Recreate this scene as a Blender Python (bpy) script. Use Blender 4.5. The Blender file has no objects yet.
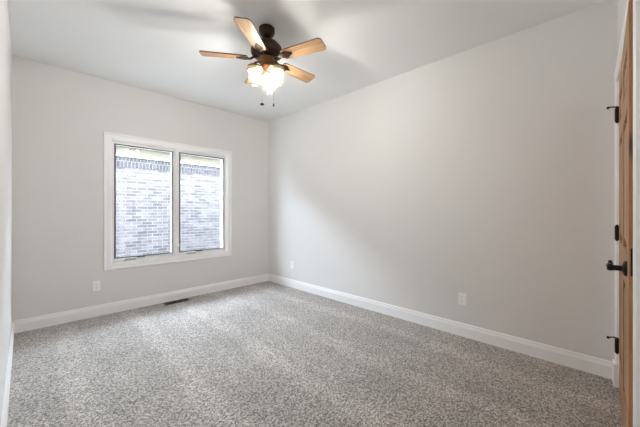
import bpy, bmesh, math, random
from math import radians as R, sin, cos, pi
from mathutils import Vector, Matrix

random.seed(7)
S = bpy.context.scene
COL = S.collection

# ------------------------------------------------------------------ camera
F_PX, HORIZON, CAM_H = 291.0, 210.7, 1.209
cam = bpy.data.cameras.new('camera')
cam.sensor_fit = 'HORIZONTAL'
cam.sensor_width = 36.0
cam.lens = F_PX / 640.0 * 36.0
cam.shift_y = -(213.5 - HORIZON) / 640.0
cam.clip_start = 0.01
cam_o = bpy.data.objects.new('camera', cam)
COL.objects.link(cam_o)
cam_o.location = (0, 0, CAM_H)
cam_o.rotation_euler = (R(90), 0, R(-45.5))
S.camera = cam_o

# ------------------------------------------------------------------ sky and exposure
SKY_STRENGTH = 36.0
BULB_STRENGTH = 205.0
w = bpy.data.worlds.new('bright_sky')
w.use_nodes = True
# clear-sky gradient: whiter and brighter low down, bluer and dimmer overhead
_tc = w.node_tree.nodes.new('ShaderNodeTexCoord')
_sp = w.node_tree.nodes.new('ShaderNodeSeparateXYZ')
_cr = w.node_tree.nodes.new('ShaderNodeValToRGB')
_cr.color_ramp.elements[0].position = .35
_cr.color_ramp.elements[0].color = (.80, .90, 1.05, 1)
_cr.color_ramp.elements[1].position = .85
_cr.color_ramp.elements[1].color = (.36, .42, .50, 1)
w.node_tree.links.new(_tc.outputs['Generated'], _sp.inputs[0])
w.node_tree.links.new(_sp.outputs['Z'], _cr.inputs[0])
w.node_tree.links.new(_cr.outputs[0], w.node_tree.nodes['Background'].inputs[0])
w.node_tree.nodes['Background'].inputs[1].default_value = SKY_STRENGTH
S.world = w
S.view_settings.view_transform = 'Standard'
S.view_settings.look = 'None'
S.view_settings.exposure = 0.72
S.view_settings.gamma = 1.0
S.view_settings.use_curve_mapping = False
S.cycles.max_bounces = 14
S.cycles.diffuse_bounces = 9
S.cycles.glossy_bounces = 4
S.cycles.transparent_max_bounces = 24
S.cycles.sample_clamp_indirect = 8.0
S.cycles.caustics_reflective = False
S.cycles.caustics_refractive = False
S.cycles.use_denoising = True

# ------------------------------------------------------------------ room sizes (metres)
XL, XR, YW, H = -0.082, 2.968, 4.165, 2.743     # left wall, right wall, window wall, ceiling
HX, HY, TILT = 2.83, -0.063, R(1.6)             # hinge corner of the door wall, which runs a little off square
WX0, WX1, WZ0, WZ1 = 0.72, 2.194, 0.584, 2.055  # window opening
DW, DH, DT = 1.08, 2.08, 0.036                 # door leaf
FAN = (1.431, 2.033)

# ------------------------------------------------------------------ materials
def mat(name, color=(.8, .8, .8), rough=.5, metal=0.0, spec=.5):
    m = bpy.data.materials.new(name)
    m.use_nodes = True
    b = m.node_tree.nodes['Principled BSDF']
    b.inputs['Base Color'].default_value = (*color, 1)
    b.inputs['Roughness'].default_value = rough
    b.inputs['Metallic'].default_value = metal
    b.inputs['Specular IOR Level'].default_value = spec
    return m

def nodes(m):
    return m.node_tree.nodes, m.node_tree.links, m.node_tree.nodes['Principled BSDF']

def add_bump(m, scale, strength, dist=.002, detail=3):
    N, L, b = nodes(m)
    tc = N.new('ShaderNodeTexCoord')
    t = N.new('ShaderNodeTexNoise')
    t.inputs['Scale'].default_value = scale
    t.inputs['Detail'].default_value = detail
    bp = N.new('ShaderNodeBump')
    bp.inputs['Strength'].default_value = strength
    bp.inputs['Distance'].default_value = dist
    L.new(tc.outputs['Object'], t.inputs['Vector'])
    L.new(t.outputs['Fac'], bp.inputs['Height'])
    L.new(bp.outputs['Normal'], b.inputs['Normal'])

def ramp(N, stops):
    r = N.new('ShaderNodeValToRGB')
    e = r.color_ramp.elements
    while len(e) < len(stops):
        e.new(0.5)
    for k, (p, c) in enumerate(stops):
        e[k].position = p
        e[k].color = (*c, 1)
    return r

M = {}
M['wall'] = mat('wall_paint', (.785, .776, .767), .85, spec=.25); add_bump(M['wall'], 260, .08)
M['ceiling'] = mat('ceiling_paint', (.86, .868, .872), .9, spec=.2); add_bump(M['ceiling'], 200, .1)
M['trim'] = mat('white_trim_paint', (.95, .95, .955), .34)
M['vinyl'] = mat('white_vinyl', (.95, .95, .955), .35)
M['gasket'] = mat('grey_screen_frame', (.13, .135, .14), .5)
M['plastic'] = mat('white_plastic', (.95, .95, .955), .3)
M['slot'] = mat('dark_slot', (.03, .03, .03), .6)
M['black'] = mat('oil_rubbed_black_metal', (.006, .0055, .005), .4, .3)
M['rubber'] = mat('black_rubber', (.015, .015, .015), .7)
M['crank'] = mat('grey_crank_metal', (.55, .55, .55), .4, .1)
M['vent'] = mat('brown_vent_metal', (.085, .062, .05), .45, .4)
M['pit'] = mat('vent_duct', (.01, .01, .01), .9)
M['jamb'] = mat('hall_paint', (.70, .68, .66), .85)
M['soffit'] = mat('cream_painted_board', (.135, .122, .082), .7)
M['gutter'] = mat('white_gutter', (.8, .8, .78), .5)
M['ground'] = mat('side_yard_gravel', (.42, .41, .38), .95); add_bump(M['ground'], 40, .8, .02)
M['bronze'] = mat('dark_bronze', (.055, .032, .02), .36, .85)
M['copper'] = mat('burnished_bronze', (.20, .095, .04), .34, .9)
M['blade_edge'] = mat('dark_blade_edge', (.05, .028, .014), .5)

def wood(name, light, mid, dark, grain=16., along=0, knots=True, rough=.3, coat=.25, warp=.5):
    """wood with the grain running along one local axis"""
    m = mat(name, mid, rough)
    N, L, b = nodes(m)
    tc = N.new('ShaderNodeTexCoord')
    oi = N.new('ShaderNodeObjectInfo')
    add = N.new('ShaderNodeVectorMath'); add.operation = 'ADD'
    sc = N.new('ShaderNodeVectorMath'); sc.operation = 'SCALE'; sc.inputs['Scale'].default_value = 9.0
    cmb = N.new('ShaderNodeCombineXYZ')
    for k in range(3):
        L.new(oi.outputs['Random'], cmb.inputs[k])
    L.new(cmb.outputs[0], sc.inputs[0])
    L.new(tc.outputs['Object'], add.inputs[0]); L.new(sc.outputs[0], add.inputs[1])
    mp = N.new('ShaderNodeMapping')
    s = [grain, grain, grain]; s[along] = grain * .07
    mp.inputs['Scale'].default_value = s
    L.new(add.outputs[0], mp.inputs['Vector'])
    n1 = N.new('ShaderNodeTexNoise'); n1.inputs['Scale'].default_value = 1.6; n1.inputs['Detail'].default_value = 6; n1.inputs['Distortion'].default_value = warp
    n2 = N.new('ShaderNodeTexNoise'); n2.inputs['Scale'].default_value = 9; n2.inputs['Detail'].default_value = 3
    L.new(mp.outputs[0], n1.inputs['Vector']); L.new(mp.outputs[0], n2.inputs['Vector'])
    mx = N.new('ShaderNodeMath'); mx.operation = 'MULTIPLY_ADD'; mx.inputs[1].default_value = .32
    L.new(n2.outputs['Fac'], mx.inputs[0]); 
    m2 = N.new('ShaderNodeMath'); m2.operation = 'MULTIPLY'; m2.inputs[1].default_value = .72
    L.new(n1.outputs['Fac'], m2.inputs[0]); L.new(m2.outputs[0], mx.inputs[2])
    r = ramp(N, [(.30, dark), (.47, mid), (.66, light)])
    L.new(mx.outputs[0], r.inputs[0])
    out = r.outputs[0]
    if knots:
        mp2 = N.new('ShaderNodeMapping')
        s2 = [5.2, 5.2, 5.2]; s2[along] = 2.1
        mp2.inputs['Scale'].default_value = s2
        L.new(add.outputs[0], mp2.inputs['Vector'])
        v = N.new('ShaderNodeTexVoronoi'); v.inputs['Scale'].default_value = 1.0
        L.new(mp2.outputs[0], v.inputs['Vector'])
        kr = ramp(N, [(.06, (1, 1, 1)), (.17, (0, 0, 0))])
        L.new(v.outputs['Distance'], kr.inputs[0])
        mix = N.new('ShaderNodeMix'); mix.data_type = 'RGBA'
        L.new(kr.outputs[0], mix.inputs['Factor'])
        L.new(out, mix.inputs['A']); mix.inputs['B'].default_value = (dark[0] * .35, dark[1] * .3, dark[2] * .3, 1)
        out = mix.outputs['Result']
    L.new(out, b.inputs['Base Color'])
    b.inputs['Coat Weight'].default_value = coat
    b.inputs['Coat Roughness'].default_value = .2
    return m

M['alder'] = wood('knotty_alder', (.50, .27, .12), (.36, .175, .072), (.16, .07, .026), 12, 2, rough=.45, coat=.08)
M['blade'] = wood('oak_fan_blade', (.42, .255, .13), (.30, .165, .075), (.12, .06, .025), 26, 0, knots=False, rough=.42, coat=.1)

# carpet: heathered twist pile
m = M['carpet'] = mat('grey_beige_carpet', (.3, .27, .25), .98, spec=.05)
N, L, b = nodes(m)
tc = N.new('ShaderNodeTexCoord')
v1 = N.new('ShaderNodeTexVoronoi'); v1.inputs['Scale'].default_value = 125
n1 = N.new('ShaderNodeTexNoise'); n1.inputs['Scale'].default_value = 92; n1.inputs['Detail'].default_value = 5; n1.inputs['Roughness'].default_value = .78
n2 = N.new('ShaderNodeTexNoise'); n2.inputs['Scale'].default_value = 2.2; n2.inputs['Detail'].default_value = 4
wv = N.new('ShaderNodeTexWave'); wv.inputs['Scale'].default_value = .55; wv.inputs['Distortion'].default_value = 2.2; wv.inputs['Detail'].default_value = 2
for t in (v1, n1, n2, wv):
    L.new(tc.outputs['Object'], t.inputs['Vector'])
sepc = N.new('ShaderNodeSeparateColor'); L.new(v1.outputs['Color'], sepc.inputs[0])
mixv = N.new('ShaderNodeMath'); mixv.operation = 'MULTIPLY_ADD'; mixv.inputs[1].default_value = .34
sub = N.new('ShaderNodeMath'); sub.operation = 'SUBTRACT'; sub.inputs[1].default_value = .17
L.new(n1.outputs['Fac'], sub.inputs[0]); L.new(sepc.outputs[0], mixv.inputs[0]); L.new(sub.outputs[0], mixv.inputs[2])
r = ramp(N, [(.32, (.125, .108, .093)), (.5, (.365, .335, .308)), (.68, (.68, .64, .60))])
L.new(mixv.outputs[0], r.inputs[0])
r2 = ramp(N, [(.3, (.86, .86, .86)), (.7, (1.1, 1.1, 1.1))])
L.new(n2.outputs['Fac'], r2.inputs[0])
mul = N.new('ShaderNodeMix'); mul.data_type = 'RGBA'; mul.blend_type = 'MULTIPLY'; mul.inputs['Factor'].default_value = 1
L.new(r.outputs[0], mul.inputs['A']); L.new(r2.outputs[0], mul.inputs['B'])
r3 = ramp(N, [(.75, (1, 1, 1)), (.95, (1.17, 1.17, 1.17))])
L.new(wv.outputs['Fac'], r3.inputs[0])
mul2 = N.new('ShaderNodeMix'); mul2.data_type = 'RGBA'; mul2.blend_type = 'MULTIPLY'; mul2.inputs['Factor'].default_value = 1
L.new(mul.outputs['Result'], mul2.inputs['A']); L.new(r3.outputs[0], mul2.inputs['B'])
L.new(mul2.outputs['Result'], b.inputs['Base Color'])
b.inputs['Sheen Weight'].default_value = .25
b.inputs['Sheen Roughness'].default_value = .6
bp = N.new('ShaderNodeBump'); bp.inputs['Strength'].default_value = .55; bp.inputs['Distance'].default_value = .006
L.new(mixv.outputs[0], bp.inputs['Height']); L.new(bp.outputs['Normal'], b.inputs['Normal'])

# brick
def brick(name, bw, rh, c1, c2, mortar):
    m = mat(name, (.5, .5, .5), .9, spec=.2)
    N, L, b = nodes(m)
    tc = N.new('ShaderNodeTexCoord')
    sp = N.new('ShaderNodeSeparateXYZ'); cb = N.new('ShaderNodeCombineXYZ')
    L.new(tc.outputs['Object'], sp.inputs[0])
    L.new(sp.outputs['X'], cb.inputs['X']); L.new(sp.outputs['Z'], cb.inputs['Y'])
    t = N.new('ShaderNodeTexBrick')
    t.inputs['Scale'].default_value = 1.0
    t.inputs['Brick Width'].default_value = bw
    t.inputs['Row Height'].default_value = rh
    t.inputs['Mortar Size'].default_value = .007
    t.inputs['Mortar Smooth'].default_value = .2
    t.inputs['Bias'].default_value = .15
    t.inputs['Color1'].default_value = (*c1, 1)
    t.inputs['Color2'].default_value = (*c2, 1)
    t.inputs['Mortar'].default_value = (*mortar, 1)
    L.new(cb.outputs[0], t.inputs['Vector'])
    n = N.new('ShaderNodeTexNoise'); n.inputs['Scale'].default_value = 5; n.inputs['Detail'].default_value = 5
    mp3 = N.new('ShaderNodeMapping'); mp3.inputs['Scale'].default_value = (1, 1, 1.6)
    L.new(tc.outputs['Object'], mp3.inputs['Vector']); L.new(mp3.outputs[0], n.inputs['Vector'])
    rr = ramp(N, [(.34, (.80, .80, .82)), (.62, (1.12, 1.12, 1.12))])
    L.new(n.outputs['Fac'], rr.inputs[0])
    mu = N.new('ShaderNodeMix'); mu.data_type = 'RGBA'; mu.blend_type = 'MULTIPLY'; mu.inputs['Factor'].default_value = 1
    L.new(t.outputs['Color'], mu.inputs['A']); L.new(rr.outputs[0], mu.inputs['B'])
    L.new(mu.outputs['Result'], b.inputs['Base Color'])
    bp = N.new('ShaderNodeBump'); bp.invert = True; bp.inputs['Strength'].default_value = .6; bp.inputs['Distance'].default_value = .008
    L.new(t.outputs['Fac'], bp.inputs['Height']); L.new(bp.outputs['Normal'], b.inputs['Normal'])
    return m
M['brick'] = brick('pale_grey_brick', .203, .0677, (.122, .114, .115), (.064, .059, .063), (.160, .152, .143))
M['soldier'] = brick('pale_grey_soldier_brick', .0677, .30, (.062, .058, .060), (.034, .032, .034), (.150, .143, .135))

# roof shingles
m = M['shingle'] = mat('grey_shingles', (.16, .155, .15), .95)
add_bump(m, 30, .7, .01)

# thin clear glass: straight through plus a mirror part that grows at grazing angles
def glass(name, tint=(1, 1, 1), base=.05):
    m = bpy.data.materials.new(name); m.use_nodes = True
    N, L = m.node_tree.nodes, m.node_tree.links
    N.clear()
    out = N.new('ShaderNodeOutputMaterial')
    tr = N.new('ShaderNodeBsdfTransparent'); tr.inputs[0].default_value = (*tint, 1)
    gl = N.new('ShaderNodeBsdfGlossy'); gl.inputs['Roughness'].default_value = .02
    lw = N.new('ShaderNodeLayerWeight'); lw.inputs['Blend'].default_value = .5
    pw = N.new('ShaderNodeMath'); pw.operation = 'POWER'; pw.inputs[1].default_value = 4
    L.new(lw.outputs['Facing'], pw.inputs[0])
    ma = N.new('ShaderNodeMath'); ma.operation = 'MULTIPLY_ADD'; ma.inputs[1].default_value = .22; ma.inputs[2].default_value = base
    L.new(pw.outputs[0], ma.inputs[0])
    mx = N.new('ShaderNodeMixShader')
    L.new(ma.outputs[0], mx.inputs[0]); L.new(tr.outputs[0], mx.inputs[1]); L.new(gl.outputs[0], mx.inputs[2])
    L.new(mx.outputs[0], out.inputs['Surface'])
    return m, mx, N, L, out
M['glass'] = glass('window_glass', (.99, 1, .995))[0]
gm, mx, N, L, out = glass('seeded_jar_glass', (.98, .965, .93), .004)
df = N.new('ShaderNodeBsdfTranslucent'); df.inputs[0].default_value = (.95, .80, .56, 1)
m2 = N.new('ShaderNodeMixShader')
tcn = N.new('ShaderNodeTexCoord'); nn = N.new('ShaderNodeTexNoise'); nn.inputs['Scale'].default_value = 60; nn.inputs['Detail'].default_value = 3
L.new(tcn.outputs['Object'], nn.inputs['Vector'])
rm = ramp(N, [(.40, (.0042, .0042, .0042)), (.7, (.0065, .0065, .0065))])
L.new(nn.outputs['Fac'], rm.inputs[0]); L.new(rm.outputs[0], m2.inputs[0])
L.new(mx.outputs[0], m2.inputs[1]); L.new(df.outputs[0], m2.inputs[2]); L.new(m2.outputs[0], out.inputs['Surface'])
M['jar'] = gm
m = M['frost'] = bpy.data.materials.new('frosted_cream_glass'); m.use_nodes = True
N, L = m.node_tree.nodes, m.node_tree.links
N.clear()
out = N.new('ShaderNodeOutputMaterial')
t1 = N.new('ShaderNodeBsdfTranslucent'); t1.inputs[0].default_value = (.80, .66, .42, 1)
t2 = N.new('ShaderNodeBsdfDiffuse'); t2.inputs[0].default_value = (.80, .68, .45, 1)
m2 = N.new('ShaderNodeMixShader'); m2.inputs[0].default_value = .985
L.new(t1.outputs[0], m2.inputs[1]); L.new(t2.outputs[0], m2.inputs[2]); L.new(m2.outputs[0], out.inputs['Surface'])
m = M['bulb'] = mat('lit_bulb', (1, .9, .75), .3)
_, _, b = nodes(m)
b.inputs['Emission Color'].default_value = (.99, .985, .985, 1)
b.inputs['Emission Strength'].default_value = BULB_STRENGTH

# ------------------------------------------------------------------ mesh helpers
def box(bm, x0, x1, y0, y1, z0, z1):
    vs = [bm.verts.new((x, y, z)) for z in (z0, z1) for y in (y0, y1) for x in (x0, x1)]
    for f in ((0, 2, 3, 1), (4, 5, 7, 6), (0, 1, 5, 4), (1, 3, 7, 5), (3, 2, 6, 7), (2, 0, 4, 6)):
        bm.faces.new([vs[i] for i in f])
    return vs

def lathe(bm, prof, c=(0, 0, 0), n=32, cap=True, mtx=None):
    """prof: list of (radius, z)"""
    rings = []
    for r_, z in prof:
        ring = []
        for k in range(n):
            a = 2 * pi * k / n
            p = Vector((r_ * cos(a), r_ * sin(a), z))
            if mtx: p = mtx @ p
            ring.append(bm.verts.new(p + Vector(c)))
        rings.append(ring)
    for a, b_ in zip(rings, rings[1:]):
        for k in range(n):
            bm.faces.new((a[k], a[(k + 1) % n], b_[(k + 1) % n], b_[k]))
    if cap:
        bm.faces.new(rings[0][::-1]); bm.faces.new(rings[-1])

def tube(bm, pts, rad, n=10):
    """round bar through pts; rad is a number or a list"""
    pts = [Vector(p) for p in pts]
    if not isinstance(rad, (list, tuple)): rad = [rad] * len(pts)
    rings = []
    up = Vector((0, 0, 1))
    for i, p in enumerate(pts):
        d = (pts[min(i + 1, len(pts) - 1)] - pts[max(i - 1, 0)]).normalized()
        ref = up if abs(d.dot(up)) < .95 else Vector((1, 0, 0))
        a = d.cross(ref).normalized(); b_ = a.cross(d)
        rings.append([bm.verts.new(p + rad[i] * (cos(2 * pi * k / n) * a + sin(2 * pi * k / n) * b_)) for k in range(n)])
    for a, b_ in zip(rings, rings[1:]):
        for k in range(n):
            bm.faces.new((a[k], a[(k + 1) % n], b_[(k + 1) % n], b_[k]))
    bm.faces.new(rings[0][::-1]); bm.faces.new(rings[-1])

def extrude_profile(bm, prof, p0, p1, out, up=Vector((0, 0, 1)), m0=0., m1=0.):
    """prof points (o, u): o along out, u along up; swept from p0 to p1; m0/m1 shift the ends along the run per unit u (mitres)"""
    p0, p1 = Vector(p0), Vector(p1)
    d = (p1 - p0).normalized()
    a = [bm.verts.new(p0 + out * o + up * u + d * (m0 * u)) for o, u in prof]
    b_ = [bm.verts.new(p1 + out * o + up * u + d * (m1 * u)) for o, u in prof]
    n = len(prof)
    for k in range(n):
        bm.faces.new((a[k], a[(k + 1) % n], b_[(k + 1) % n], b_[k]))
    bm.faces.new(a[::-1]); bm.faces.new(b_)

def obj(name, bm, m, parent=None, smooth=False, bevel=0, segs=2, loc=None, rz=0):
    bmesh.ops.recalc_face_normals(bm, faces=bm.faces[:])
    me = bpy.data.meshes.new(name)
    bm.to_mesh(me); bm.free()
    for mm in (m if isinstance(m, (list, tuple)) else [m]):
        me.materials.append(mm)
    o = bpy.data.objects.new(name, me)
    COL.objects.link(o)
    if smooth:
        for p in me.polygons: p.use_smooth = True
        me.set_sharp_from_angle(angle=R(40))
    if bevel:
        md = o.modifiers.new('bevel', 'BEVEL'); md.width = bevel; md.segments = segs; md.limit_method = 'ANGLE'; md.angle_limit = R(40)
    if parent: o.parent = parent
    if loc is not None: o.location = loc
    o.rotation_euler = (0, 0, rz)
    return o

def struct(o, label, cat):
    o['kind'] = 'structure'; o['label'] = label; o['category'] = cat
    return o

def tag(o, label, cat, group=None):
    o['label'] = label; o['category'] = cat
    if group: o['group'] = group
    return o

def empty(name, loc, rz=0):
    o = bpy.data.objects.new(name, None); COL.objects.link(o)
    o.empty_display_size = .1
    o.location = loc; o.rotation_euler = (0, 0, rz)
    return o

B = bmesh.new

# ------------------------------------------------------------------ room shell
bm = B(); box(bm, XL - .12, XR + .12, -.5, YW, -.15, 0)
struct(obj('floor', bm, M['carpet']), 'grey beige twist pile carpet covering the whole floor', 'carpet')
bm = B(); box(bm, XL - .12, XR + .12, -.5, YW + .16, H, H + .12)
struct(obj('ceiling', bm, M['ceiling']), 'smooth white painted ceiling above the fan', 'ceiling')
bm = B(); box(bm, XL - .12, XL, -.5, YW, 0, H)
struct(obj('wall_left', bm, M['wall']), 'plain off-white wall at the left edge', 'wall')
bm = B(); box(bm, XR, XR + .12, -.5, YW, 0, H)
struct(obj('wall_right', bm, M['wall']), 'long blank off-white wall on the right', 'wall')
bm = B()
Y0, Y1 = YW, YW + .16
for a in ((XL - .12, WX0, -.15, H), (WX1, XR + .12, -.15, H), (WX0, WX1, -.15, WZ0), (WX0, WX1, WZ1, H)):
    box(bm, a[0], a[1], Y0, Y1, a[2], a[3])
bmesh.ops.remove_doubles(bm, verts=bm.verts[:], dist=1e-5)
struct(obj('wall_window', bm, M['wall']), 'off-white wall holding the double window', 'wall')

# door wall in its own frame: x runs towards the right wall, y into the room, origin at the hinge corner
RO0, RO1, ROZ = -DW - .025, .022, DH + .025          # rough opening
bm = B()
for a in ((-2.95, RO0, 0, H), (RO1, .16, 0, H), (RO0, RO1, ROZ, H)):
    box(bm, a[0], a[1], -.12, 0, a[2], a[3])
struct(obj('wall_door', bm, M['wall'], loc=(HX, HY, 0), rz=TILT), 'off-white wall around the wooden door', 'wall')

# dim hall behind the door so no daylight leaks past it
bm = B()
box(bm, -1.3, -1.2, -1.2, -.12, -.15, H + .12); box(bm, .25, .35, -1.2, -.12, -.15, H + .12)
box(bm, -1.3, .35, -1.3, -1.2, -.15, H + .12)
box(bm, -1.3, .35, -1.2, -.12, H, H + .12); box(bm, -1.3, .35, -1.2, -.3, -.15, -.01)
struct(obj('wall_hall', bm, M['jamb'], loc=(HX, HY, 0), rz=TILT), 'plain hall walls behind the wooden door', 'wall')

# ------------------------------------------------------------------ baseboards
BB = [(0, 0), (.016, 0), (.016, .088), (.013, .094), (.013, .100), (.010, .106), (.009, .118), (.005, .124), (0, .124)]
def baseboard(name, p0, p1, out, label):
    bm = B(); extrude_profile(bm, BB, p0, p1, Vector(out))
    return struct(obj(name, bm, M['trim']), label, 'baseboard')
baseboard('baseboard_window', (XL, YW, 0), (XR, YW, 0), (0, -1, 0), 'white baseboard below the window')
baseboard('baseboard_right', (XR, -.04, 0), (XR, YW - .016, 0), (-1, 0, 0), 'long white baseboard along the right wall')
bm = B(); extrude_profile(bm, BB, (-2.93, 0, 0), (-DW - .102, 0, 0), Vector((0, 1, 0)))
struct(obj('baseboard_door', bm, M['trim'], loc=(HX, HY, 0), rz=TILT), 'white baseboard beside the wooden door', 'baseboard')
baseboard('baseboard_left', (XL, -.15, 0), (XL, YW - .016, 0), (1, 0, 0), 'white baseboard along the left wall')

# ------------------------------------------------------------------ window
FR = .012
bm = B()
# jamb lining, centre mullion, and the outer frame beyond the sashes
YA, YB = YW - .002, YW + .20
CX = (WX0 + WX1) / 2
box(bm, WX0, WX0 + FR, YA, YB, WZ0, WZ1); box(bm, WX1 - FR, WX1, YA, YB, WZ0, WZ1)
box(bm, WX0 + FR, WX1 - FR, YA, YB, WZ0, WZ0 + FR); box(bm, WX0 + FR, WX1 - FR, YA, YB, WZ1 - FR, WZ1)
box(bm, CX - .014, CX + .014, YW + .012, YB, WZ0 + FR, WZ1 - FR)
win = struct(obj('window_1', bm, M['vinyl'], bevel=.002), 'white double casement window looking out on a brick wall', 'window')
# picture-frame casing with a raised back band, four mitred lengths
CW = .072
CP = [(0, 0), (.013, 0), (.015, .004), (.015, .050), (.022, .054), (.022, CW - .002), (.020, CW), (0, CW)]
bm = B(); o_ = Vector((0, -1, 0))
extrude_profile(bm, CP, (WX0, YW, WZ0), (WX1, YW, WZ0), o_, Vector((0, 0, -1)), -1, 1)
extrude_profile(bm, CP, (WX0, YW, WZ1), (WX1, YW, WZ1), o_, Vector((0, 0, 1)), -1, 1)
extrude_profile(bm, CP, (WX0, YW, WZ0), (WX0, YW, WZ1), o_, Vector((-1, 0, 0)), -1, 1)
extrude_profile(bm, CP, (WX1, YW, WZ0), (WX1, YW, WZ1), o_, Vector((1, 0, 0)), -1, 1)
obj('window_casing', bm, M['trim'], win)

def ring(bm, x0, x1, z0, z1, y0, y1, wl, wr, wb, wt):
    box(bm, x0, x0 + wl, y0, y1, z0, z1); box(bm, x1 - wr, x1, y0, y1, z0, z1)
    box(bm, x0 + wl, x1 - wr, y0, y1, z0, z0 + wb); box(bm, x0 + wl, x1 - wr, y0, y1, z1 - wt, z1)

def make_sash():
    """a casement sash, local origin at the lower left corner of its frame"""
    W = (CX - .014) - (WX0 + FR) - .004
    Hh = WZ1 - WZ0 - 2 * FR - .004
    bm = B()
    ring(bm, 0, W, 0, Hh, .024, .060, .028, .028, .042, .034)
    box(bm, 0, .028, .060, .115, .0, Hh); box(bm, W - .028, W, .060, .115, .0, Hh)
    box(bm, .028, W - .028, .060, .115, Hh - .034, Hh)
    s = obj('casement_sash', bm, M['vinyl'], win, bevel=.003)
    bm = B()
    ring(bm, .022, W - .022, .036, Hh - .028, .018, .026, .017, .017, .015, .015)
    obj('screen_frame', bm, M['gasket'], s, bevel=.001)['label'] = 'thin dark grey screen frame'
    bm = B(); box(bm, .022, W - .022, .052, .058, .038, Hh - .030)
    obj('glass_pane', bm, M['glass'], s)['label'] = 'clear glass pane'
    # folding crank handle and its base on the sill rail
    bm = B()
    box(bm, .12, .24, -.004, .022, .004, .018)
    tube(bm, [(.135, .004, .016), (.135, -.006, .024), (.16, -.010, .029), (.225, -.010, .026), (.235, -.010, .020)], [.006, .006, .007, .007, .006])
    lathe(bm, [(.006, 0), (.008, .004), (.008, .012), (.005, .016)], (.235, -.012, .008), 12)
    obj('crank_handle', bm, M['crank'], s, True, .002)['label'] = 'folded light grey crank handle'
    bm = B(); box(bm, .255, .345, .004, .022, .030, .043)
    obj('crank_slot', bm, M['slot'], s, bevel=.001)['label'] = 'dark operator slot'
    return s, W
sash1, SW = make_sash()
sash1.location = (WX0 + FR + .002, YW, WZ0 + FR + .002)
def copy_tree(o, parent=None):
    c = o.copy(); COL.objects.link(c)
    if parent: c.parent = parent
    for ch in list(o.children): copy_tree(ch, c)
    return c
sash2 = copy_tree(sash1, win)
sash2.location = (CX + .016, YW, WZ0 + FR + .002)
for x, s_ in ((-.024, -1), (.024, 1)):
    bm = B()
    box(bm, CX + x - .006, CX + x + .006, YW + .006, YW + .024, .665, .745)
    tube(bm, [(CX + x, YW + .012, .70), (CX + x, YW - .004, .705), (CX + x + s_ * .004, YW - .012, .735), (CX + x + s_ * .004, YW - .012, .755)], [.006, .006, .005, .004])
    obj('sash_lock', bm, M['plastic'], win, True, .001)

# ------------------------------------------------------------------ outside
bm = B(); box(bm, -9, 13, YW + .16, 16, -.6, -.45)
struct(obj('ground', bm, M['ground']), 'gravel side yard outside the window', 'ground')
NY = 7.2
# the rest of this house on the yard side: its outer wall to both sides of the room, eaves and roof, unseen, shaped to hold back steep sky light
bm = B()
for x0, x1 in ((-8, XL - .12), (XR + .12, 11)): box(bm, x0, x1, YW + .02, YW + .16, -.45, H + .12)
struct(obj('wall_outside', bm, M['brick']), 'outer brick wall of the house on the yard side', 'wall')
bm = B()
pr = [(YW + .95, 2.65), (YW + .95, 2.83), (YW - 5, 5.4), (YW - 5, 5.2), (YW, 2.90), (YW, 2.87), (YW + .40, 2.66)]  # overhang added out of view, set deep and low to block steep sky
a = [bm.verts.new((-8, y, z)) for y, z in pr]; b_ = [bm.verts.new((11, y, z)) for y, z in pr]
for k in range(7): bm.faces.new((a[k], a[(k + 1) % 7], b_[(k + 1) % 7], b_[k]))
bm.faces.new(a[::-1]); bm.faces.new(b_)
struct(obj('eaves_sky_block', bm, M['shingle']), 'unseen roof and eaves above the window, deepened to cut steep sky light', 'roof')
house = empty('brick_house', (1.5, NY, -.45))
tag(house, 'pale grey brick neighbouring house seen through the window glass', 'house')
def hb(name, m, *a, bevel=0):
    bm = B(); box(bm, *a); return obj(name, bm, m, house, bevel=bevel)
hb('brick_wall', M['brick'], -8, 8, 0, .3, 0, 2.57)
hb('soldier_course', M['soldier'], -8, 8, -.012, 0, 2.57, 2.79)
hb('wall_top', M['brick'], -8, 8, 0, .3, 2.57, 3.2)
hb('frieze_board', M['soffit'], -8, 8, -.03, 0, 2.79, 3.19)
hb('frieze_moulding', M['gutter'], -8, 8, -.05, -.03, 2.79, 2.825)
hb('soffit_board', M['soffit'], -8, 8, -.5, 0, 3.19, 3.21)
bm = B()
GP = [(0, 0), (.09, 0), (.12, .06), (.12, .12), (.11, .12), (.11, .065), (.085, .01), (.01, .01), (.01, .12), (0, .12)]
extrude_profile(bm, GP, (-8, -.52, 3.26), (8, -.52, 3.26), Vector((0, -1, 0)))
obj('gutter', bm, M['gutter'], house)
hb('fascia_board', M['gutter'], -8, 8, -.52, -.5, 3.17, 3.40)
bm = B()
pr = [(-.56, 3.40), (4.2, 6.15), (9, 3.40), (9, 3.32), (4.2, 6.05), (-.56, 3.32)]
a = [bm.verts.new((-8.3, y, z)) for y, z in pr]; b_ = [bm.verts.new((8.3, y, z)) for y, z in pr]
for k in range(6): bm.faces.new((a[k], a[(k + 1) % 6], b_[(k + 1) % 6], b_[k]))
bm.faces.new(a[::-1]); bm.faces.new(b_)
obj('roof', bm, M['shingle'], house)

# ------------------------------------------------------------------ door frame
bm = B()
JY0, JY1 = -.12, .0
box(bm, .003, RO1, JY0, JY1, 0, DH + .003); box(bm, RO0, -DW - .004, JY0, JY1, 0, DH + .003)
box(bm, RO0, RO1, JY0, JY1, DH + .004, ROZ)
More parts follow.
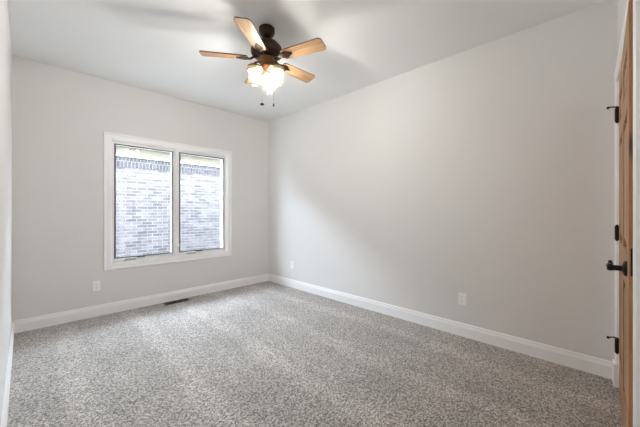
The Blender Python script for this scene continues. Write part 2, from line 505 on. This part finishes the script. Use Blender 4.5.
# stops
box(bm, -.010, .003, JY0 + .01, -DT - .004, 0, DH); box(bm, -DW - .004, -DW + .009, JY0 + .01, -DT - .004, 0, DH)
box(bm, -DW + .009, -.010, JY0 + .01, -DT - .004, DH - .010, DH + .004)
frame = struct(obj('trim_1', bm, M['trim'], bevel=.001, loc=(HX, HY, 0), rz=TILT), 'white painted door frame around the wooden door', 'door frame')
KW = .086
KP = [(0, 0), (.011, 0), (.014, .006), (.014, .03), (.018, .036), (.018, KW - .004), (.014, KW), (0, KW)]
kx0, kx1, kz = -DW - .010, .009, DH + .010
for nm, p0, p1, up, m0, m1 in (('door_casing', (kx1, 0, .16), (kx1, 0, kz), (1, 0, 0), 0, 1),
                               ('door_casing', (kx0, 0, .16), (kx0, 0, kz), (-1, 0, 0), 0, 1),
                               ('head_casing', (kx0, 0, kz), (kx1, 0, kz), (0, 0, 1), -1, 1)):
    bm = B(); extrude_profile(bm, KP, p0, p1, Vector((0, 1, 0)), Vector(up), m0, m1)
    obj(nm, bm, M['trim'], frame)
for x0, x1 in ((kx1 - .002, kx1 + KW + .004), (kx0 - KW - .004, kx0 + .002)):
    bm = B(); box(bm, x0, x1, 0, .028, 0, .16)
    obj('plinth_block', bm, M['trim'], frame, bevel=.004)

# ------------------------------------------------------------------ door (six panels, knotty alder); origin on the hinge line
STI, MUL = .115, .105
rails = [(0.0, .235), (.84, 1.005), (1.655, 1.765), (DH - .125 - .012, DH - .012)]
bm = B()
box(bm, -DW, -DW + STI, -DT, 0, .012, DH); box(bm, -STI, 0, -DT, 0, .012, DH)
for z0, z1 in rails: box(bm, -DW + STI, -STI, -DT, 0, z0 + .012, z1 + .012)
for (a0, a1), (b0, b1) in zip(rails, rails[1:]):
    box(bm, -DW / 2 - MUL / 2, -DW / 2 + MUL / 2, -DT, 0, a1 + .012, b0 + .012)
door = obj('door_1', bm, M['alder'], bevel=.004, loc=(HX, HY, 0), rz=TILT - R(1.4))
struct(door, 'six panel knotty wood door standing slightly ajar', 'door')
for (a0, a1), (b0, b1) in zip(rails, rails[1:]):
    z0, z1 = a1 + .012, b0 + .012
    for x0, x1 in ((-DW + STI, -DW / 2 - MUL / 2), (-DW / 2 + MUL / 2, -STI)):
        bm = B()
        for s_ in (1, -1):                                   # raised field on both faces
            yc = -DT / 2
            def q(i, y): return [bm.verts.new((x, yc + s_ * y, z)) for x, z in ((x0 + i, z0 + i), (x1 - i, z0 + i), (x1 - i, z1 - i), (x0 + i, z1 - i))]
            loops = [q(-.006, .005), q(.012, .005), q(.055, .016), q(.056, .016)]
            for A, C in zip(loops, loops[1:]):
                for k in range(4): bm.faces.new((A[k], A[(k + 1) % 4], C[(k + 1) % 4], C[k]))
            bm.faces.new(loops[-1])
            edge = loops[0] if s_ == 1 else edge
            if s_ == -1:
                C = loops[0]
                for k in range(4): bm.faces.new((edge[k], edge[(k + 1) % 4], C[(k + 1) % 4], C[k]))
        obj('door_panel', bm, M['alder'], door)

# hinges: barrel with finials, leaf, and pin stops on the upper and lower ones
def make_hinge(z, stop):
    bm = B()
    lathe(bm, [(.003, -.056), (.007, -.052), (.0095, -.047), (.0095, .047), (.007, .052), (.003, .056)], (.003, .0095, 0), 14)
    box(bm, -.004, .001, -.035, .008, -.045, .045); box(bm, .0005, .0025, -.03, .021, -.045, .045)
    h = obj('hinge', bm, M['black'], door, True, loc=(0, 0, z))
    h['label'] = 'black metal butt hinge'
    if stop:
        bm = B()
        lathe(bm, [(.010, 0), (.010, .008)], (.003, .0075, .046), 14)
        tube(bm, [(.003, .0075, .050), (0, .020, .055), (-.012, .038, .056), (-.02, .046, .053)], [.006, .0045, .0042, .0042])
        tube(bm, [(.003, .0075, .050), (-.012, .014, .050), (-.025, .012, .050)], [.006, .0042, .0042])
        lathe(bm, [(.008, 0), (.009, .004), (.009, .011), (.007, .014)], (-.02, .046, .050), 12, mtx=Matrix.Rotation(R(-70), 4, 'X'))
        obj('hinge_stop', bm, M['rubber'], h, True)
make_hinge(1.862, True); make_hinge(1.058, False); make_hinge(.288, True)

# lever set
LZ, LX = .952, -DW + .12
bm = B()
mt = Matrix.Rotation(R(-90), 4, 'X')                          # lathe axis to +y
lathe(bm, [(.034, 0), (.034, .006), (.030, .011), (.016, .014), (.012, .018), (.012, .042), (.015, .046), (.015, .060), (.010, .064)], (LX, 0, LZ), 24, mtx=mt)
tube(bm, [(LX, .053, LZ), (LX + .03, .056, LZ + .004), (LX + .06, .055, LZ + .002), (LX + .09, .052, LZ - .004), (LX + .115, .050, LZ + .002), (LX + .124, .052, LZ + .014)],
     [.012, .0105, .009, .0085, .009, .007], 12)
obj('lever_handle', bm, M['black'], door, True)['label'] = 'black metal lever handle'
bm = B(); box(bm, -DW - .0012, -DW + .002, -DT / 2 - .0127, -DT / 2 + .0127, LZ - .012, LZ + .102)
tube(bm, [(-DW, -DT / 2, LZ), (-DW - .010, -DT / 2, LZ)], .008)
obj('latch_plate', bm, M['black'], door, bevel=.0005)['label'] = 'black latch plate on the door edge'

# ------------------------------------------------------------------ outlets
def make_outlet(name, label):
    """duplex outlet; local y points out of the wall"""
    bm = B()
    box(bm, -.035, .035, 0, .006, -.0575, .0575)
    o = obj(name, bm, M['plastic'], bevel=.003, segs=3)
    for z in (-.0195, .0195):
        bm = B(); box(bm, -.0165, .0165, .005, .0085, z - .0145, z + .0145)
        rr = obj('receptacle', bm, M['plastic'], o, bevel=.004, segs=3)
        bm = B()
        box(bm, -.0075, -.0055, .0080, .0088, z - .001, z + .007); box(bm, .0055, .0075, .0080, .0088, z - .001, z + .006)
        lathe(bm, [(.0026, 0), (.0026, .0008)], (0, .0080, z - .008), 10, mtx=Matrix.Rotation(R(-90), 4, 'X'))
        obj('slots', bm, M['slot'], rr)
    bm = B(); lathe(bm, [(.003, 0), (.003, .001), (.002, .0016)], (0, .006, 0), 10, mtx=Matrix.Rotation(R(-90), 4, 'X'))
    obj('screw', bm, M['plastic'], o)
    tag(o, label, 'outlet', 'wall outlets above the baseboards')
    return o
o1 = make_outlet('wall_outlet', 'white wall outlet below the left corner of the window')
o1.location = (.584, YW, .348); o1.rotation_euler = (0, 0, R(180))
for loc, lab in (((XR, 3.536, .355), 'white wall outlet near the far corner on the right wall'),
                 ((XR, .99, .357), 'white wall outlet nearer the door on the right wall')):
    o = copy_tree(o1); o.location = loc; o.rotation_euler = (0, 0, R(90)); o['label'] = lab

# ------------------------------------------------------------------ floor register
vent = empty('floor_vent', (1.42, 4.055, 0))
tag(vent, 'dark brown metal floor vent in the carpet below the window', 'floor vent')
bm = B(); ring(bm, -.155, .155, -.055, .055, 0, 1, .014, .014, .012, .012)
for v_ in bm.verts: v_.co = Vector((v_.co.x, v_.co.z, .002 + .006 * v_.co.y))
obj('vent_frame', bm, M['vent'], vent, bevel=.0015)
bm = B(); box(bm, -.141, .141, -.043, .043, .0005, .0015)
obj('duct_opening', bm, M['pit'], vent)
bm = B()
box(bm, -.004, .004, -.043, .043, .002, .007)
for s_ in (-1, 1):
    for k in range(9):
        x = s_ * (.012 + k * .0145)
        vs = box(bm, x - .001, x + .001, -.043, .043, -.004, .004)
        for v_ in vs:
            p = v_.co - Vector((x, 0, 0)); p = Matrix.Rotation(s_ * R(48), 3, 'Y') @ p
            v_.co = p + Vector((x, 0, .0045))
obj('louvres', bm, M['vent'], vent)

# ------------------------------------------------------------------ ceiling fan
fan = empty('ceiling_fan', (FAN[0], FAN[1], H))
tag(fan, 'dark bronze ceiling fan with five wood blades and three lit jar lamps', 'ceiling fan')
def fz(z): return z - H
def rev(name, m, prof, n=40, parent=fan, c=(0, 0, 0)):
    bm = B(); lathe(bm, [(r_, fz(z)) for r_, z in prof], c, n)
    return obj(name, bm, m, parent, True)
rev('canopy', M['bronze'], [(.060, H), (.066, H - .006), (.067, H - .03), (.062, H - .05), (.050, H - .068), (.032, H - .082), (.018, H - .086)])
rev('downrod', M['bronze'], [(.013, H - .08), (.013, 2.60)], 20)
rev('motor_housing', M['bronze'], [(.020, 2.644), (.028, 2.631), (.060, 2.622), (.098, 2.607), (.122, 2.581), (.132, 2.554), (.132, 2.531), (.126, 2.521),
                                   (.126, 2.516), (.118, 2.509), (.100, 2.501), (.075, 2.497), (.060, 2.493)], 48)
rev('light_fitter', M['copper'], [(.060, 2.495), (.064, 2.487), (.062, 2.481), (.058, 2.471), (.056, 2.444), (.052, 2.431), (.060, 2.424), (.062, 2.415), (.052, 2.403), (.032, 2.391), (.014, 2.385), (.010, 2.371), (.004, 2.367)])

ROOT, TIP, ZB, PITCH = .155, .530, 2.482, R(-12)
def make_blade():
    bm = B()
    out = []
    wr, wt, cr = .052, .064, .030
    pts = []
    def arc(cx_, cy_, r_, a0, a1, n=6):
        for k in range(n + 1):
            a = a0 + (a1 - a0) * k / n
            pts.append((cx_ + r_ * cos(a), cy_ + r_ * sin(a)))
    arc(ROOT + .025, -wr + .025, .025, R(180), R(270))
    arc(TIP - cr, -wt + cr, cr, R(270), R(360))
    arc(TIP - cr, wt - cr, cr, 0, R(90))
    arc(ROOT + .025, wr - .025, .025, R(90), R(180))
    t = .004
    lo = [bm.verts.new((x, y, -t)) for x, y in pts]; hi = [bm.verts.new((x, y, t)) for x, y in pts]
    bm.faces.new(lo[::-1]); bm.faces.new(hi)
    n = len(pts)
    for k in range(n):
        f = bm.faces.new((lo[k], lo[(k + 1) % n], hi[(k + 1) % n], hi[k])); f.material_index = 1
    bl = obj('blade', bm, [M['blade'], M['blade_edge']], fan)
    # blade iron: arm from the motor, then a pointed leaf plate screwed under the blade
    bm = B()
    tube(bm, [(.070, 0, .016), (.105, 0, .010), (.135, 0, -.008), (.165, 0, -.009)], [.011, .010, .009, .006], 10)
    leaf = [(.125, .012), (.15, .022), (.175, .034), (.195, .036), (.21, .026), (.225, .014), (.25, .004)]
    lp = leaf + [(x, -y) for x, y in leaf[::-1]]
    lo = [bm.verts.new((x, y, -.0105)) for x, y in lp]; hi = [bm.verts.new((x, y, -.0045)) for x, y in lp]
    bm.faces.new(lo[::-1]); bm.faces.new(hi)
    for k in range(len(lp)): bm.faces.new((lo[k], lo[(k + 1) % len(lp)], hi[(k + 1) % len(lp)], hi[k]))
    for x, y in ((.175, .02), (.175, -.02), (.22, 0)):
        lathe(bm, [(.003, -.0135), (.006, -.012), (.006, -.0105)], (x, y, 0), 10)
    obj('blade_iron', bm, M['bronze'], bl, True)
    return bl
bl0 = make_blade()
for k in range(5):
    bl = bl0 if k == 0 else copy_tree(bl0, fan)
    bl.location = (0, 0, fz(ZB))
    bl.rotation_euler = (PITCH, 0, R(0.6 + 72 * k))

# three lamps: two towards the viewer side, one away (axes given by the room diagonal)
AX = math.atan2(.7009, .7133)
def make_lamp():
    """socket cap, jar shade and bulb; local origin at the shade's top centre"""
    bm = B()
    lathe(bm, [(.012, .020), (.020, .016), (.030, .010), (.054, .006), (.059, .001), (.059, -.006), (.055, -.009), (.02, -.008)], (0, 0, 0), 32)
    tube(bm, [(-.052, 0, .045), (-.035, 0, .052), (-.015, 0, .046), (0, 0, .030), (0, 0, .012)], [.008, .008, .008, .010, .012])
    cap = obj('lamp_arm', bm, M['copper'], fan, True)
    bm = B()
    po = [(.048, -.008), (.060, -.010), (.064, -.018), (.063, -.026), (.056, -.034), (.053, -.042), (.054, -.060), (.055, -.105), (.054, -.138), (.050, -.148)]
    pi_ = [(r_ - .004, z) for r_, z in po[::-1]]
    prof = po + pi_
    n = 36; rings = []
    for r_, z in prof:
        rings.append([bm.verts.new(((r_ + .0010 * cos(12 * 2 * pi * k / n)) * cos(2 * pi * k / n), (r_ + .0010 * cos(12 * 2 * pi * k / n)) * sin(2 * pi * k / n), z)) for k in range(n)])
    for a, b_ in zip(rings, rings[1:]):
        for k in range(n): bm.faces.new((a[k], a[(k + 1) % n], b_[(k + 1) % n], b_[k]))
    for k in range(n):
        a, b_ = rings[-1], rings[0]
        bm.faces.new((a[k], a[(k + 1) % n], b_[(k + 1) % n], b_[k]))
    for f in bm.faces:
        if f.calc_center_median().z > -.034: f.material_index = 1
    sh = obj('lamp_shade', bm, [M['jar'], M['frost']], cap, True); sh['label'] = 'clear ribbed glass jar shade'
    bm = B()
    lathe(bm, [(.003, -.120), (.014, -.118), (.023, -.110), (.028, -.097), (.028, -.082), (.023, -.066), (.016, -.050), (.0135, -.036)], (0, 0, 0), 24)
    bu = obj('bulb', bm, M['bulb'], cap, True); bu['label'] = 'glowing warm white bulb'
    bm = B(); lathe(bm, [(.0145, -.036), (.017, -.032), (.017, -.006)], (0, 0, 0), 20)
    obj('socket', bm, M['copper'], cap, True)
    return cap
cap0 = make_lamp()
for k in range(3):
    c = cap0 if k == 0 else copy_tree(cap0, fan)
    a = AX + R(120 * k)
    c.location = (.104 * cos(a), .104 * sin(a), fz(2.390))
    c.rotation_euler = (0, 0, a)

# pull chains: beaded cords with a disc pull and a drop pull
RV = Vector((.7009, -.7133, 0))
def chain(lat, zt, zb, prof, label):
    p = RV * lat
    bm = B()
    tube(bm, [(p.x, p.y, fz(zt)), (p.x, p.y, fz(zb))], .0009, 6)
    n = 24
    ch = obj('pull_chain', bm, M['bronze'], fan)
    bm = B(); lathe(bm, [(r_, fz(zb) + z) for r_, z in prof], (p.x, p.y, 0), 20)
    obj('chain_pull', bm, M['black'], ch, True)['label'] = label
chain(-.040, 2.42, 2.113, [(.002, .002), (.006, 0), (.017, -.006), (.018, -.011), (.014, -.016), (.004, -.018)], 'dark disc shaped pull')
chain(.057, 2.42, 2.112, [(.002, .002), (.005, 0), (.007, -.010), (.009, -.018), (.007, -.026), (.002, -.028)], 'dark drop shaped pull')
